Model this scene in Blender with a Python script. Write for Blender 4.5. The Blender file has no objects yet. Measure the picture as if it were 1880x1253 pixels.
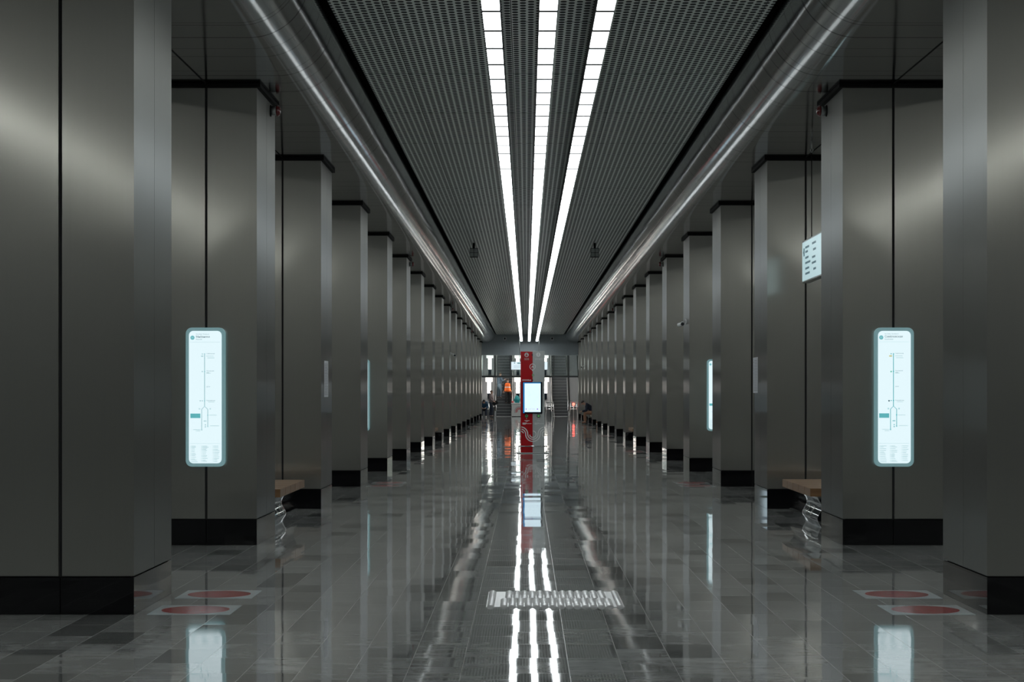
import bpy, bmesh, math, random
from mathutils import Vector, Matrix
random.seed(7)
S = bpy.context.scene
COL = S.collection

# ---------------------------------------------------------------- camera, world, exposure
H = 1.55                      # eye height
F = 3456.0                    # focal length in pixels of the 1880 px frame
cam_d = bpy.data.cameras.new('camera')
cam = bpy.data.objects.new('camera', cam_d)
COL.objects.link(cam)
cam.location = (0, 0, H)
cam.rotation_euler = (math.pi / 2, 0, 0)
cam_d.sensor_width = 36
cam_d.lens = F / 1880 * 36
cam_d.shift_x = -26 / 1880
cam_d.shift_y = 95.5 / 1880
cam_d.clip_end = 400
S.camera = cam
w = bpy.data.worlds.new('world')
S.world = w
w.use_nodes = True
w.node_tree.nodes['Background'].inputs[0].default_value = (.5, .55, .6, 1)
w.node_tree.nodes['Background'].inputs[1].default_value = .02
S.view_settings.view_transform = 'Standard'
S.view_settings.look = 'None'
S.view_settings.gamma = 1
S.view_settings.exposure = 0
S.cycles.max_bounces = 8
S.cycles.diffuse_bounces = 4
S.cycles.glossy_bounces = 5
S.cycles.transparent_max_bounces = 8
S.cycles.sample_clamp_indirect = 6
S.cycles.blur_glossy = .3
S.cycles.caustics_refractive = False
E_STRIP = 7.0                 # radiance of the three ceiling light lines
E_PLAT = 8.5                  # radiance of the platform light lines
E_LAMP = 12.0                  # escalator lamps
E_BOX = 1.03                  # back-lit route boxes

# ---------------------------------------------------------------- material helpers
def newmat(name):
    m = bpy.data.materials.new(name)
    m.use_nodes = True
    nt = m.node_tree
    return m, nt, nt.nodes['Principled BSDF'], nt.nodes['Material Output']

def sock(nt, dst, v):
    if v is None:
        return
    if isinstance(v, (int, float)):
        dst.default_value = v
    elif isinstance(v, tuple):
        dst.default_value = v if len(v) == len(dst.default_value) else v + (1,)
    else:
        nt.links.new(v, dst)

def math_(nt, op, a, b=None, c=None):
    n = nt.nodes.new('ShaderNodeMath')
    n.operation = op
    sock(nt, n.inputs[0], a); sock(nt, n.inputs[1], b); sock(nt, n.inputs[2], c)
    return n.outputs[0]

def vmath(nt, op, a, b=None):
    n = nt.nodes.new('ShaderNodeVectorMath')
    n.operation = op
    sock(nt, n.inputs[0], a)
    if b is not None:
        if op == 'SCALE':
            sock(nt, n.inputs[3], b)
        else:
            sock(nt, n.inputs[1], b)
    return n.outputs[0]

def geom(nt, out):
    for n in nt.nodes:
        if n.bl_idname == 'ShaderNodeNewGeometry':
            return n.outputs[out]
    return nt.nodes.new('ShaderNodeNewGeometry').outputs[out]

def sepxyz(nt, v):
    n = nt.nodes.new('ShaderNodeSeparateXYZ')
    nt.links.new(v, n.inputs[0])
    return n.outputs

def comb(nt, x, y, z):
    n = nt.nodes.new('ShaderNodeCombineXYZ')
    sock(nt, n.inputs[0], x); sock(nt, n.inputs[1], y); sock(nt, n.inputs[2], z)
    return n.outputs[0]

def noise(nt, vec, scale, detail=3, rough=.5):
    n = nt.nodes.new('ShaderNodeTexNoise')
    nt.links.new(vec, n.inputs['Vector'])
    n.inputs['Scale'].default_value = scale
    n.inputs['Detail'].default_value = detail
    n.inputs['Roughness'].default_value = rough
    return n.outputs

def mixc(nt, f, a, b):
    n = nt.nodes.new('ShaderNodeMix')
    n.data_type = 'RGBA'
    sock(nt, n.inputs[0], f); sock(nt, n.inputs[6], a); sock(nt, n.inputs[7], b)
    return n.outputs[2]

def mrange(nt, v, a, b, c, d):
    n = nt.nodes.new('ShaderNodeMapRange')
    sock(nt, n.inputs[0], v)
    for i, x in enumerate((a, b, c, d)):
        n.inputs[i + 1].default_value = x
    return n.outputs[0]

def plain(name, col, rough=.5, metal=0., spec=.5, emit=None, es=0., coat=0.):
    m, nt, p, o = newmat(name)
    # a light procedural mottling so that no surface is one flat value
    nz = noise(nt, nt.nodes.new('ShaderNodeTexCoord').outputs['Object'], 9, 3)[0]
    c1 = tuple(min(1, c * 1.06) for c in col); c0 = tuple(c * .93 for c in col)
    nt.links.new(mixc(nt, nz, c0 + (1,), c1 + (1,)), p.inputs['Base Color'])
    p.inputs['Roughness'].default_value = rough
    p.inputs['Metallic'].default_value = metal
    p.inputs['Specular IOR Level'].default_value = spec
    p.inputs['Coat Weight'].default_value = coat
    p.inputs['Coat Roughness'].default_value = .05
    if emit:
        p.inputs['Emission Color'].default_value = emit + (1,)
        p.inputs['Emission Strength'].default_value = es
    return m

def brushed(name, col, rough, aniso, metal=1., streak=(60, 60, .6), rough2=0, var=.12):
    """brushed sheet metal with vertical grain: it scatters light sideways"""
    m, nt, p, o = newmat(name)
    pos = geom(nt, 'Position')
    nz = noise(nt, vmath(nt, 'MULTIPLY', pos, streak), 1, 3, .6)[0]
    big = noise(nt, pos, .7, 2)[0]
    f = math_(nt, 'ADD', math_(nt, 'MULTIPLY', nz, .7), math_(nt, 'MULTIPLY', big, .3))
    nt.links.new(mixc(nt, f, tuple(c * (1 - var) for c in col) + (1,), tuple(c * (1 + var) for c in col) + (1,)), p.inputs['Base Color'])
    p.inputs['Metallic'].default_value = metal
    p.inputs['Specular Tint'].default_value = (.4, .42, .44, 1)
    p.inputs['Roughness'].default_value = rough
    p.inputs['Anisotropic'].default_value = aniso
    tan = vmath(nt, 'CROSS_PRODUCT', geom(nt, 'Normal'), (0, 0, 1))
    nt.links.new(tan, p.inputs['Tangent'])
    if rough2:                                   # a second, broader scatter of the same sheet
        q = nt.nodes.new('ShaderNodeBsdfPrincipled')
        nt.links.new(p.inputs['Base Color'].links[0].from_socket, q.inputs['Base Color'])
        nt.links.new(tan, q.inputs['Tangent'])
        q.inputs['Metallic'].default_value = .88
        q.inputs['Specular IOR Level'].default_value = .2
        q.inputs['Specular Tint'].default_value = (.4, .42, .44, 1)
        q.inputs['Roughness'].default_value = rough2
        q.inputs['Anisotropic'].default_value = .75
        mx = nt.nodes.new('ShaderNodeMixShader')
        mx.inputs[0].default_value = .55
        nt.links.new(p.outputs[0], mx.inputs[1]); nt.links.new(q.outputs[0], mx.inputs[2])
        nt.links.new(mx.outputs[0], o.inputs[0])
    return m

# ---- floor: polished grey stone, 0.6 x 0.3 tiles, each laid a hair out of level
def floor_mat():
    m, nt, p, o = newmat('polished_stone_tiles')
    pos = geom(nt, 'Position')
    x, y, z = sepxyz(nt, pos)
    bv = comb(nt, math_(nt, 'ADD', y, 100), math_(nt, 'ADD', x, 30.06), 0)
    b = nt.nodes.new('ShaderNodeTexBrick')
    nt.links.new(bv, b.inputs['Vector'])
    b.offset = .37; b.offset_frequency = 3
    b.inputs['Color1'].default_value = (0, 0, 0, 1)
    b.inputs['Color2'].default_value = (1, 1, 1, 1)
    b.inputs['Mortar'].default_value = (.5, .5, .5, 1)
    b.inputs['Scale'].default_value = 1
    b.inputs['Mortar Size'].default_value = .0024
    b.inputs['Mortar Smooth'].default_value = .2
    b.inputs['Brick Width'].default_value = .6
    b.inputs['Row Height'].default_value = .3
    r = math_(nt, 'MULTIPLY', b.outputs['Color'], 1)
    wn = nt.nodes.new('ShaderNodeTexWhiteNoise')
    wn.noise_dimensions = '1D'
    nt.links.new(math_(nt, 'MULTIPLY', r, 91.7), wn.inputs['W'])
    cx, cy, cz = sepxyz(nt, wn.outputs['Color'])
    off = vmath(nt, 'SCALE', wn.outputs['Color'], 40.0)
    tp = vmath(nt, 'ADD', vmath(nt, 'MULTIPLY', pos, (2.6, 1.5, 1)), off)
    cloud = noise(nt, tp, 1.6, 6, .62)[0]
    vein = noise(nt, vmath(nt, 'MULTIPLY', tp, (.6, 5, 1)), 1.6, 5, .6)[0]
    v = math_(nt, 'ADD', math_(nt, 'MULTIPLY', cloud, .5), math_(nt, 'MULTIPLY', vein, .5))
    v = mrange(nt, v, .36, .64, 0, 1)
    dark = mrange(nt, cz, .86, .88, 1.0, .55)
    tone = math_(nt, 'MULTIPLY', dark, mrange(nt, r, 0, 1, .88, 1.10))
    base = mixc(nt, v, (.19, .197, .192, 1), (.36, .372, .364, 1))
    base = vmath(nt, 'SCALE', base, tone)
    nt.links.new(mixc(nt, b.outputs['Fac'], base, (.46, .465, .455, 1)), p.inputs['Base Color'])
    p.inputs['Roughness'].default_value = .035
    nt.links.new(math_(nt, 'ADD', mrange(nt, cloud, .3, .7, .02, .055), math_(nt, 'MULTIPLY', b.outputs['Fac'], .1)), p.inputs['Roughness'])
    p.inputs['IOR'].default_value = 1.5
    wav = noise(nt, vmath(nt, 'MULTIPLY', pos, (3.0, 1.6, 1)), 1.0, 1)[1]
    wx, wy, wz = sepxyz(nt, wav)
    dx = math_(nt, 'ADD', math_(nt, 'MULTIPLY', math_(nt, 'SUBTRACT', cx, .5), .004), math_(nt, 'MULTIPLY', math_(nt, 'SUBTRACT', wx, .5), .0009))
    dy = math_(nt, 'ADD', math_(nt, 'MULTIPLY', math_(nt, 'SUBTRACT', cy, .5), .008), math_(nt, 'MULTIPLY', math_(nt, 'SUBTRACT', wy, .5), .0012))
    nn = vmath(nt, 'NORMALIZE', vmath(nt, 'ADD', geom(nt, 'Normal'), comb(nt, dx, dy, 0)))
    nt.links.new(nn, p.inputs['Normal'])
    return m

# ---- ceiling: dark perforated metal panels
def perforated():
    m, nt, p, o = newmat('perforated_metal')
    pos = geom(nt, 'Position')
    x, y, z = sepxyz(nt, pos)
    u = math_(nt, 'DIVIDE', math_(nt, 'ADD', x, 50), .076)
    fu = math_(nt, 'FLOOR', u)
    odd = math_(nt, 'MULTIPLY', math_(nt, 'MODULO', fu, 2), .5)
    v = math_(nt, 'ADD', math_(nt, 'DIVIDE', math_(nt, 'ADD', y, 100), .122), odd)
    du = math_(nt, 'DIVIDE', math_(nt, 'SUBTRACT', math_(nt, 'FRACT', u), .5), .385)
    dv = math_(nt, 'DIVIDE', math_(nt, 'SUBTRACT', math_(nt, 'FRACT', v), .5), .34)
    d = math_(nt, 'ADD', math_(nt, 'POWER', math_(nt, 'ABSOLUTE', du), 3), math_(nt, 'POWER', math_(nt, 'ABSOLUTE', dv), 2))
    hole = math_(nt, 'LESS_THAN', d, 1)
    sy = math_(nt, 'LESS_THAN', math_(nt, 'FRACT', math_(nt, 'DIVIDE', math_(nt, 'ADD', y, 101.5), 3.0)), .006)
    sx = math_(nt, 'LESS_THAN', math_(nt, 'FRACT', math_(nt, 'DIVIDE', math_(nt, 'ADD', x, 50.55), 1.2)), .006)
    hole = math_(nt, 'MAXIMUM', hole, math_(nt, 'MAXIMUM', sy, sx))
    wob = noise(nt, vmath(nt, 'MULTIPLY', pos, (1.6, 1.1, 1)), 1.3, 2)[1]
    wv = vmath(nt, 'MULTIPLY', vmath(nt, 'SUBTRACT', wob, (.5, .5, .5)), (.05, .02, 0))
    nt.links.new(vmath(nt, 'NORMALIZE', vmath(nt, 'ADD', geom(nt, 'Normal'), wv)), p.inputs['Normal'])
    p.inputs['Base Color'].default_value = (.86, .91, .88, 1)
    p.inputs['Specular IOR Level'].default_value = .02
    p.inputs['Metallic'].default_value = .3
    p.inputs['Roughness'].default_value = .3
    dk = nt.nodes.new('ShaderNodeBsdfDiffuse')
    dk.inputs[0].default_value = (.09, .10, .098, 1)
    mx = nt.nodes.new('ShaderNodeMixShader')
    nt.links.new(hole, mx.inputs[0])
    nt.links.new(p.outputs[0], mx.inputs[1])
    nt.links.new(dk.outputs[0], mx.inputs[2])
    nt.links.new(mx.outputs[0], o.inputs[0])
    return m

# ---- soffit: smooth steel sheets with cross seams
def soffit_mat():
    m, nt, p, o = newmat('soffit_steel')
    pos = geom(nt, 'Position')
    x, y, z = sepxyz(nt, pos)
    def seam(period, ofs, wd):
        return math_(nt, 'LESS_THAN', math_(nt, 'FRACT', math_(nt, 'DIVIDE', math_(nt, 'ADD', y, 100 + ofs), period)), wd / period)
    strong = math_(nt, 'MAXIMUM', seam(3.0, .35, .04), seam(6.0, 1.35, .04))
    faint = math_(nt, 'MULTIPLY', math_(nt, 'MAXIMUM', seam(1.5, .9, .028), seam(1.2, .4, .02)), .8)
    sm = math_(nt, 'MAXIMUM', strong, faint)
    nz = noise(nt, vmath(nt, 'MULTIPLY', pos, (3, 30, 3)), 1, 3)[0]
    base = mixc(nt, nz, (.40, .41, .41, 1), (.48, .49, .49, 1))
    nt.links.new(mixc(nt, sm, base, (.01, .01, .01, 1)), p.inputs['Base Color'])
    p.inputs['Metallic'].default_value = 1
    p.inputs['Roughness'].default_value = .11
    wob = noise(nt, vmath(nt, 'MULTIPLY', pos, (.8, 1.4, .8)), 1.0, 2)[1]
    wv = vmath(nt, 'MULTIPLY', vmath(nt, 'SUBTRACT', wob, (.5, .5, .5)), (.012, .012, .008))
    nt.links.new(vmath(nt, 'NORMALIZE', vmath(nt, 'ADD', geom(nt, 'Normal'), wv)), p.inputs['Normal'])
    return m

def glass_mat():
    m, nt, p, o = newmat('clear_glass')
    nt.nodes.remove(p)
    t = nt.nodes.new('ShaderNodeBsdfTransparent')
    t.inputs[0].default_value = (.86, .92, .92, 1)
    g = nt.nodes.new('ShaderNodeBsdfGlossy')
    g.inputs['Roughness'].default_value = .03
    fr = nt.nodes.new('ShaderNodeFresnel')
    fr.inputs[0].default_value = 1.6
    mx = nt.nodes.new('ShaderNodeMixShader')
    nt.links.new(math_(nt, 'ADD', fr.outputs[0], .03), mx.inputs[0])
    nt.links.new(t.outputs[0], mx.inputs[1])
    nt.links.new(g.outputs[0], mx.inputs[2])
    nt.links.new(mx.outputs[0], o.inputs[0])
    return m

def wood_mat():
    m, nt, p, o = newmat('bench_wood')
    pos = geom(nt, 'Position')
    nz = noise(nt, vmath(nt, 'MULTIPLY', pos, (2, 45, 45)), 1, 4)[0]
    nt.links.new(mixc(nt, nz, (.14, .072, .032, 1), (.36, .205, .10, 1)), p.inputs['Base Color'])
    p.inputs['Roughness'].default_value = .32
    return m

M = {}
M['floor'] = floor_mat()
M['perf'] = perforated()
M['soffit'] = soffit_mat()
M['glass'] = glass_mat()
M['wood'] = wood_mat()
M['steel'] = brushed('brushed_column_steel', (.53, .523, .49), .13, .9, streak=(45, 45, .8), rough2=.36, var=.03)
M['granite'] = plain('black_polished_granite', (.006, .006, .007), .04, 0, .5)
M['black'] = plain('matt_black', (.006, .006, .006), .7, 0, .2)
M['core'] = plain('dark_shadow_gap', (.02, .02, .022), .6)
M['chrome'] = plain('polished_chrome', (.72, .74, .76), .07, 1)
M['inox'] = plain('satin_stainless', (.55, .56, .56), .28, 1)
M['alu'] = plain('grey_aluminium', (.45, .48, .48), .35, .8)
M['housing'] = plain('lamp_housing_grey', (.10, .105, .105), .45, .3)
M['joint'] = plain('dark_lamp_housing', (.03, .031, .031), .6, 0, .2)
M['beam'] = plain('grey_painted_beam', (.42, .47, .50), .4)
M['plat_wall'] = plain('grey_track_wall', (.16, .17, .175), .5)
M['plat_ceil'] = plain('grey_platform_ceiling', (.12, .12, .12), .5)
M['rear'] = plain('grey_rear_wall', (.22, .22, .21), .5)
M['cream'] = plain('cream_wall', (.62, .61, .55), .5)
M['bluegrey'] = plain('bluegrey_wall', (.30, .34, .36), .4)
M['tread'] = plain('escalator_step_metal', (.20, .21, .215), .4, .6)
M['riser'] = plain('escalator_riser', (.07, .075, .08), .45, .4)
M['deck'] = plain('grey_deck', (.10, .105, .11), .5, .2)
M['rubber'] = plain('black_rubber', (.012, .012, .013), .35)
M['panel_on'] = plain('light_diffuser', (.8, .8, .8), .5, emit=(.92, .985, 1.0), es=E_STRIP)
M['plat_on'] = plain('platform_diffuser', (.8, .8, .8), .5, emit=(.97, 1.0, .95), es=E_PLAT)
M['head_on'] = plain('lamp_head_diffuser', (.7, .7, .7), .5, emit=(1.0, .95, .88), es=.95)
M['shaft_fill_on'] = plain('shaft_fill_diffuser', (.8, .8, .8), .5, emit=(1.0, .98, .94), es=13.)  # glow of the unseen lights added in the escalator shaft
M['lamp_on'] = plain('lamp_diffuser', (.8, .8, .8), .5, emit=(1.0, .93, .84), es=E_LAMP)
M['box_on'] = plain('backlit_panel', (.08, .09, .09), .25, emit=(.745, .90, .945), es=E_BOX)
M['box_rim'] = plain('frosted_rim', (.35, .45, .46), .3, emit=(.3, .62, .68), es=.28)
M['ink_teal'] = plain('teal_print', (.08, .35, .37), .4, emit=(.13, .50, .54), es=.75)
M['ink_pale'] = plain('pale_print', (.3, .42, .43), .4, emit=(.33, .56, .60), es=.8)
M['ink_mid'] = plain('mid_print', (.12, .22, .24), .4, emit=(.14, .27, .30), es=.8)
M['ink_dark'] = plain('dark_print', (.03, .06, .07), .4, emit=(.05, .13, .16), es=.7)
M['ink_yellow'] = plain('yellow_print', (.4, .35, .1), .4, emit=(.62, .58, .28), es=.85)
M['ink_green'] = plain('green_print', (.1, .4, .25), .4, emit=(.12, .55, .38), es=.8)
M['sign_on'] = plain('sign_face', (.1, .1, .1), .3, emit=(.62, .88, .93), es=.62)
M['sign_far'] = plain('sign_face_white', (.1, .1, .1), .3, emit=(.78, .92, 1.0), es=.95)
M['red_gloss'] = plain('red_gloss_panel', (.60, .012, .018), .12, 0, .5, coat=.6)
M['grey_gloss'] = plain('silver_panel', (.60, .635, .63), .14, .0)
M['white'] = plain('white_paint', (.75, .76, .76), .35)
M['white_soft'] = plain('white_print', (.95, .95, .95), .35)
M['paleprint'] = plain('pale_silver_print', (.97, .98, .98), .35)
M['screen_on'] = plain('screen_image', (.3, .3, .3), .2, emit=(.70, .90, 1.0), es=1.05)
M['screen_line'] = plain('screen_map_line', (.3, .3, .3), .2, emit=(.62, .78, .87), es=.95)
M['screen_dot'] = plain('screen_purple', (.2, .1, .3), .2, emit=(.45, .22, .75), es=.8)
M['screen_edge'] = plain('screen_edge_blue', (.02, .1, .2), .2, emit=(.03, .30, .75), es=.55)
M['bezel'] = plain('black_bezel_glass', (.008, .014, .022), .06)
M['green'] = plain('green_button', (.10, .36, .12), .3, emit=(.15, .5, .15), es=.15)
M['paper'] = plain('white_paper', (.62, .64, .68), .5)
M['paper_ink'] = plain('grey_paper_print', (.30, .31, .34), .5)
M['sticker'] = plain('pale_floor_film', (.60, .68, .70), .08)
M['sticker_red'] = plain('red_floor_film', (.36, .012, .022), .12)
M['foot_print'] = plain('footprint_film', (.44, .05, .06), .12)
M['red_lens'] = plain('red_beacon_lens', (.16, .004, .006), .12, coat=1)
M['mat'] = plain('ribbed_metal_plate', (.80, .80, .80), .42, .65)
M['red_on'] = plain('red_signal', (.6, .03, .02), .3, emit=(1, .06, .04), es=9)
M['skin'] = plain('skin', (.50, .30, .22), .5)
M['hair_dark'] = plain('dark_hair', (.016, .011, .009), .5)
M['hair_brown'] = plain('brown_hair', (.06, .035, .022), .5)
M['navy'] = plain('navy_cloth', (.010, .016, .035), .8)
M['jeans'] = plain('dark_jeans', (.03, .04, .065), .8)
M['bluegrey_cloth'] = plain('bluegrey_cloth', (.075, .115, .155), .8)
M['bluejeans'] = plain('washed_jeans', (.10, .15, .19), .8)
M['orange'] = plain('orange_vest', (.95, .16, .02), .7, emit=None)
M['reflect'] = plain('reflective_tape', (.75, .75, .72), .4)
M['blackcloth'] = plain('black_cloth', (.012, .012, .013), .8)
M['mauve'] = plain('mauve_jacket', (.24, .19, .19), .8)
M['tan'] = plain('tan_cloth', (.36, .19, .12), .8)
M['brown_shoe'] = plain('brown_shoe', (.15, .06, .03), .6)
M['shoe'] = plain('dark_shoe', (.02, .02, .022), .6)
M['bluecloth'] = plain('blue_jacket', (.03, .10, .19), .8)
M['teal'] = plain('teal_cloth', (.01, .26, .28), .7)
M['redcloth'] = plain('red_cloth', (.45, .03, .03), .7)
M['wave_red'] = plain('red_wave_print', (.42, .06, .06), .5)
M['wave_grey'] = plain('grey_wave_print', (.32, .33, .34), .5)
M['desk'] = plain('white_counter', (.50, .52, .52), .35)

# ---------------------------------------------------------------- mesh helpers
class MB:
    def __init__(self):
        self.v, self.f, self.s = [], [], []
    def add(self, vs, fs, smooth=False):
        o = len(self.v)
        self.v += [tuple(x) for x in vs]
        self.f += [tuple(i + o for i in f) for f in fs]
        self.s += [smooth] * len(fs)
        return self
    def box(self, x0, x1, y0, y1, z0, z1):
        vs = [(x, y, z) for x in (x0, x1) for y in (y0, y1) for z in (z0, z1)]
        return self.add(vs, [(0, 1, 3, 2), (4, 6, 7, 5), (0, 4, 5, 1), (2, 3, 7, 6), (0, 2, 6, 4), (1, 5, 7, 3)])
    def prism(self, pts, a0, a1, axis='y', smooth=False):
        """polygon pts (2-D) extruded along an axis; pts are (x,z) for y, (y,z) for x, (x,y) for z"""
        def P(p, a):
            return {'y': (p[0], a, p[1]), 'x': (a, p[0], p[1]), 'z': (p[0], p[1], a)}[axis]
        n = len(pts)
        vs = [P(p, a0) for p in pts] + [P(p, a1) for p in pts]
        self.add(vs, [(i, (i + 1) % n, n + (i + 1) % n, n + i) for i in range(n)], smooth)
        return self.add(vs, [tuple(range(n))[::-1], tuple(range(n, 2 * n))])
    def tube(self, pts, r, n=8, cap=True):
        pts = [Vector(p) for p in pts]
        rs = r if isinstance(r, (list, tuple)) else [r] * len(pts)
        vs, fs = [], []
        for i, p in enumerate(pts):
            t = (pts[min(i + 1, len(pts) - 1)] - pts[max(i - 1, 0)]).normalized()
            up = Vector((0, 0, 1)) if abs(t.z) < .95 else Vector((0, 1, 0))
            a = t.cross(up).normalized(); b = t.cross(a)
            for k in range(n):
                q = 2 * math.pi * k / n
                vs.append(p + (a * math.cos(q) + b * math.sin(q)) * rs[i])
        for i in range(len(pts) - 1):
            for k in range(n):
                fs.append((i * n + k, i * n + (k + 1) % n, (i + 1) * n + (k + 1) % n, (i + 1) * n + k))
        self.add(vs, fs, True)
        if cap:
            m = (len(pts) - 1) * n
            self.add(vs, [tuple(range(n)), tuple(range(m, m + n))])
        return self
    def disc(self, cx, cz, r, y0, y1, n=24):
        return self.prism([(cx + r * math.cos(2 * math.pi * k / n), cz + r * math.sin(2 * math.pi * k / n)) for k in range(n)], y0, y1, 'y')
    def ring(self, cx, cz, r0, r1, y0, y1, a0=0, a1=360, n=24):
        out = [(cx + r1 * math.cos(math.radians(a0 + (a1 - a0) * k / n)), cz + r1 * math.sin(math.radians(a0 + (a1 - a0) * k / n))) for k in range(n + 1)]
        inn = [(cx + r0 * math.cos(math.radians(a0 + (a1 - a0) * k / n)), cz + r0 * math.sin(math.radians(a0 + (a1 - a0) * k / n))) for k in range(n + 1)]
        for k in range(n):
            self.prism([out[k], out[k + 1], inn[k + 1], inn[k]], y0, y1, 'y')
        return self
    def strip(self, pts, wd, y0, y1):
        """a flat band of width wd following a 2-D path in the x-z plane (one connected ribbon)"""
        L, R = [], []
        for i, p in enumerate(pts):
            a = pts[max(i - 1, 0)]; b = pts[min(i + 1, len(pts) - 1)]
            tx, tz = b[0] - a[0], b[1] - a[1]
            l = math.hypot(tx, tz) or 1
            nx, nz = -tz / l * wd / 2, tx / l * wd / 2
            L.append((p[0] + nx, p[1] + nz)); R.append((p[0] - nx, p[1] - nz))
        n = len(pts)
        vs = [(p[0], y0, p[1]) for p in L] + [(p[0], y0, p[1]) for p in R] + [(p[0], y1, p[1]) for p in L] + [(p[0], y1, p[1]) for p in R]
        fs = []
        for i in range(n - 1):
            fs += [(i, i + 1, n + i + 1, n + i), (2 * n + i, 3 * n + i, 3 * n + i + 1, 2 * n + i + 1),
                   (i, 2 * n + i, 2 * n + i + 1, i + 1), (n + i, n + i + 1, 3 * n + i + 1, 3 * n + i)]
        return self.add(vs, fs)
    def sphere(self, c, r, n=16, m=10):
        rx, ry, rz = r if isinstance(r, tuple) else (r, r, r)
        vs, fs = [], []
        for i in range(m + 1):
            a = math.pi * i / m
            for k in range(n):
                b = 2 * math.pi * k / n
                vs.append((c[0] + rx * math.sin(a) * math.cos(b), c[1] + ry * math.sin(a) * math.sin(b), c[2] + rz * math.cos(a)))
        for i in range(m):
            for k in range(n):
                fs.append((i * n + k, (i + 1) * n + k, (i + 1) * n + (k + 1) % n, i * n + (k + 1) % n))
        return self.add(vs, fs, True)
    def mesh(self, name, mat, bevel=0):
        me = bpy.data.meshes.new(name)
        me.from_pydata(self.v, [], self.f)
        bm = bmesh.new()
        bm.from_mesh(me)
        for f, s in zip(bm.faces, self.s):
            f.smooth = s
        bmesh.ops.remove_doubles(bm, verts=bm.verts, dist=1e-6)
        bmesh.ops.recalc_face_normals(bm, faces=bm.faces)
        if bevel:
            bmesh.ops.bevel(bm, geom=list(bm.edges), offset=bevel, segments=2, affect='EDGES', profile=.5)
        bm.to_mesh(me)
        bm.free()
        me.materials.append(mat)
        return me
    def build(self, name, mat, parent=None, bevel=0):
        return link(name, self.mesh(name, mat, bevel), parent)

def link(name, data, parent=None):
    o = bpy.data.objects.new(name, data)
    COL.objects.link(o)
    if parent:
        o.parent = parent
    return o

def tag(o, label, cat, group=None, kind='thing'):
    o['label'] = label; o['category'] = cat; o['kind'] = kind
    if group:
        o['group'] = group
    return o

def thing(name, label, cat, loc=(0, 0, 0), rz=0, group=None):
    o = bpy.data.objects.new(name, None)
    o.empty_display_size = .1
    COL.objects.link(o)
    o.location = loc
    o.rotation_euler = (0, 0, rz)
    return tag(o, label, cat, group)

def struct(o):
    o['kind'] = 'structure'
    return o

def copy_tree(src, loc, label, group=None, rz=None):
    r = src.copy(); COL.objects.link(r)
    r.location = loc
    if rz is not None:
        r.rotation_euler = (0, 0, rz)
    r['label'] = label
    if group:
        r['group'] = group
    for ch in list(src.children):
        c = ch.copy(); COL.objects.link(c); c.parent = r
        for g in list(ch.children):
            d = g.copy(); COL.objects.link(d); d.parent = c
    return r

def text(body, size, x, y, z, mat, parent, name, align='LEFT', wide=1.0, bold=0., rz=0):
    cu = bpy.data.curves.new(name, 'FONT')
    cu.body = body; cu.size = 1; cu.align_x = align; cu.align_y = 'CENTER'
    cu.extrude = .0006 / size; cu.resolution_u = 4
    t = bpy.data.objects.new(name, cu)
    COL.objects.link(t)
    dg = bpy.context.evaluated_depsgraph_get()
    me = bpy.data.meshes.new_from_object(t.evaluated_get(dg))
    bpy.data.objects.remove(t)
    me.transform(Matrix.Translation((x, y, z)) @ Matrix.Rotation(rz, 4, 'Z') @ Matrix.Rotation(math.pi / 2, 4, 'X') @ Matrix.Diagonal((wide * size, size, size, 1)))
    me.materials.clear(); me.materials.append(mat)
    return link(name, me, parent)

CX = .24                      # centre line of the hall
XL, XR = -2.74, 3.22          # column faces towards the hall
Y0, DY, NCOL = 13.15, 6.0, 18
ZS = 4.70                     # soffit
ZC = 5.20                     # perforated ceiling
YP, YL = -14.0, -12.0              # where the platform lights and the hall lights begin
YB, YE = -22.0, 117.6         # rear end and far beam
ORD = ['', 'first', 'second', 'third', 'fourth', 'fifth', 'sixth', 'seventh', 'eighth', 'ninth', 'tenth', 'eleventh', 'twelfth',
       'thirteenth', 'fourteenth', 'fifteenth', 'sixteenth', 'seventeenth', 'eighteenth']
def ycol(n):
    return Y0 + DY * (n - 1)

# ---------------------------------------------------------------- structure
struct(MB().box(-9, 9.5, YB, 137, -.2, 0).build('floor', M['floor']))
struct(MB().box(CX - 2.09, CX + 2.09, YB, YE, ZC, ZC + .05).build('ceiling', M['perf']))
def soffit(s, name):
    """flat steel soffit over the columns that rolls up into a quarter pipe beside the ceiling"""
    R = .53
    c = 2.69
    pts = [(5.0, ZS)]
    for k in range(0, 21):
        a = math.radians(-90 - 88 * k / 20)
        pts.append((c + R * math.cos(a), ZS + R + R * math.sin(a)))
    n = len(pts)
    b = MB()
    vs = [(CX + s * p[0], YB, p[1]) for p in pts] + [(CX + s * p[0], YE, p[1]) for p in pts]
    b.add(vs, [(i, i + 1, n + i + 1, n + i) for i in range(n - 1)], True)
    e = [(5.0, ZS), (5.03, ZS), (5.03, 5.6)]
    vs = [(CX + s * p[0], YB, p[1]) for p in e] + [(CX + s * p[0], YE, p[1]) for p in e]
    m = len(e)
    b.add(vs, [(i, i + 1, m + i + 1, m + i) for i in range(m - 1)])
    return struct(link(name, b.mesh(name, M['soffit'])))
soffit(-1, 'ceiling_left')
soffit(1, 'ceiling_right')
# the joint that runs along the soffit from column to column
struct(MB().box(-3.262, -3.248, YB, YE, ZS - .004, ZS + .01).build('trim_1', M['black']))
struct(MB().box(3.728, 3.742, YB, YE, ZS - .004, ZS + .01).build('trim_2', M['black']))
# backing over the shadow gap between ceiling and soffit
struct(MB().box(CX - 5.03, CX + 5.03, YB, YE, 5.62, 5.66).build('trim_3', M['black']))
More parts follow.
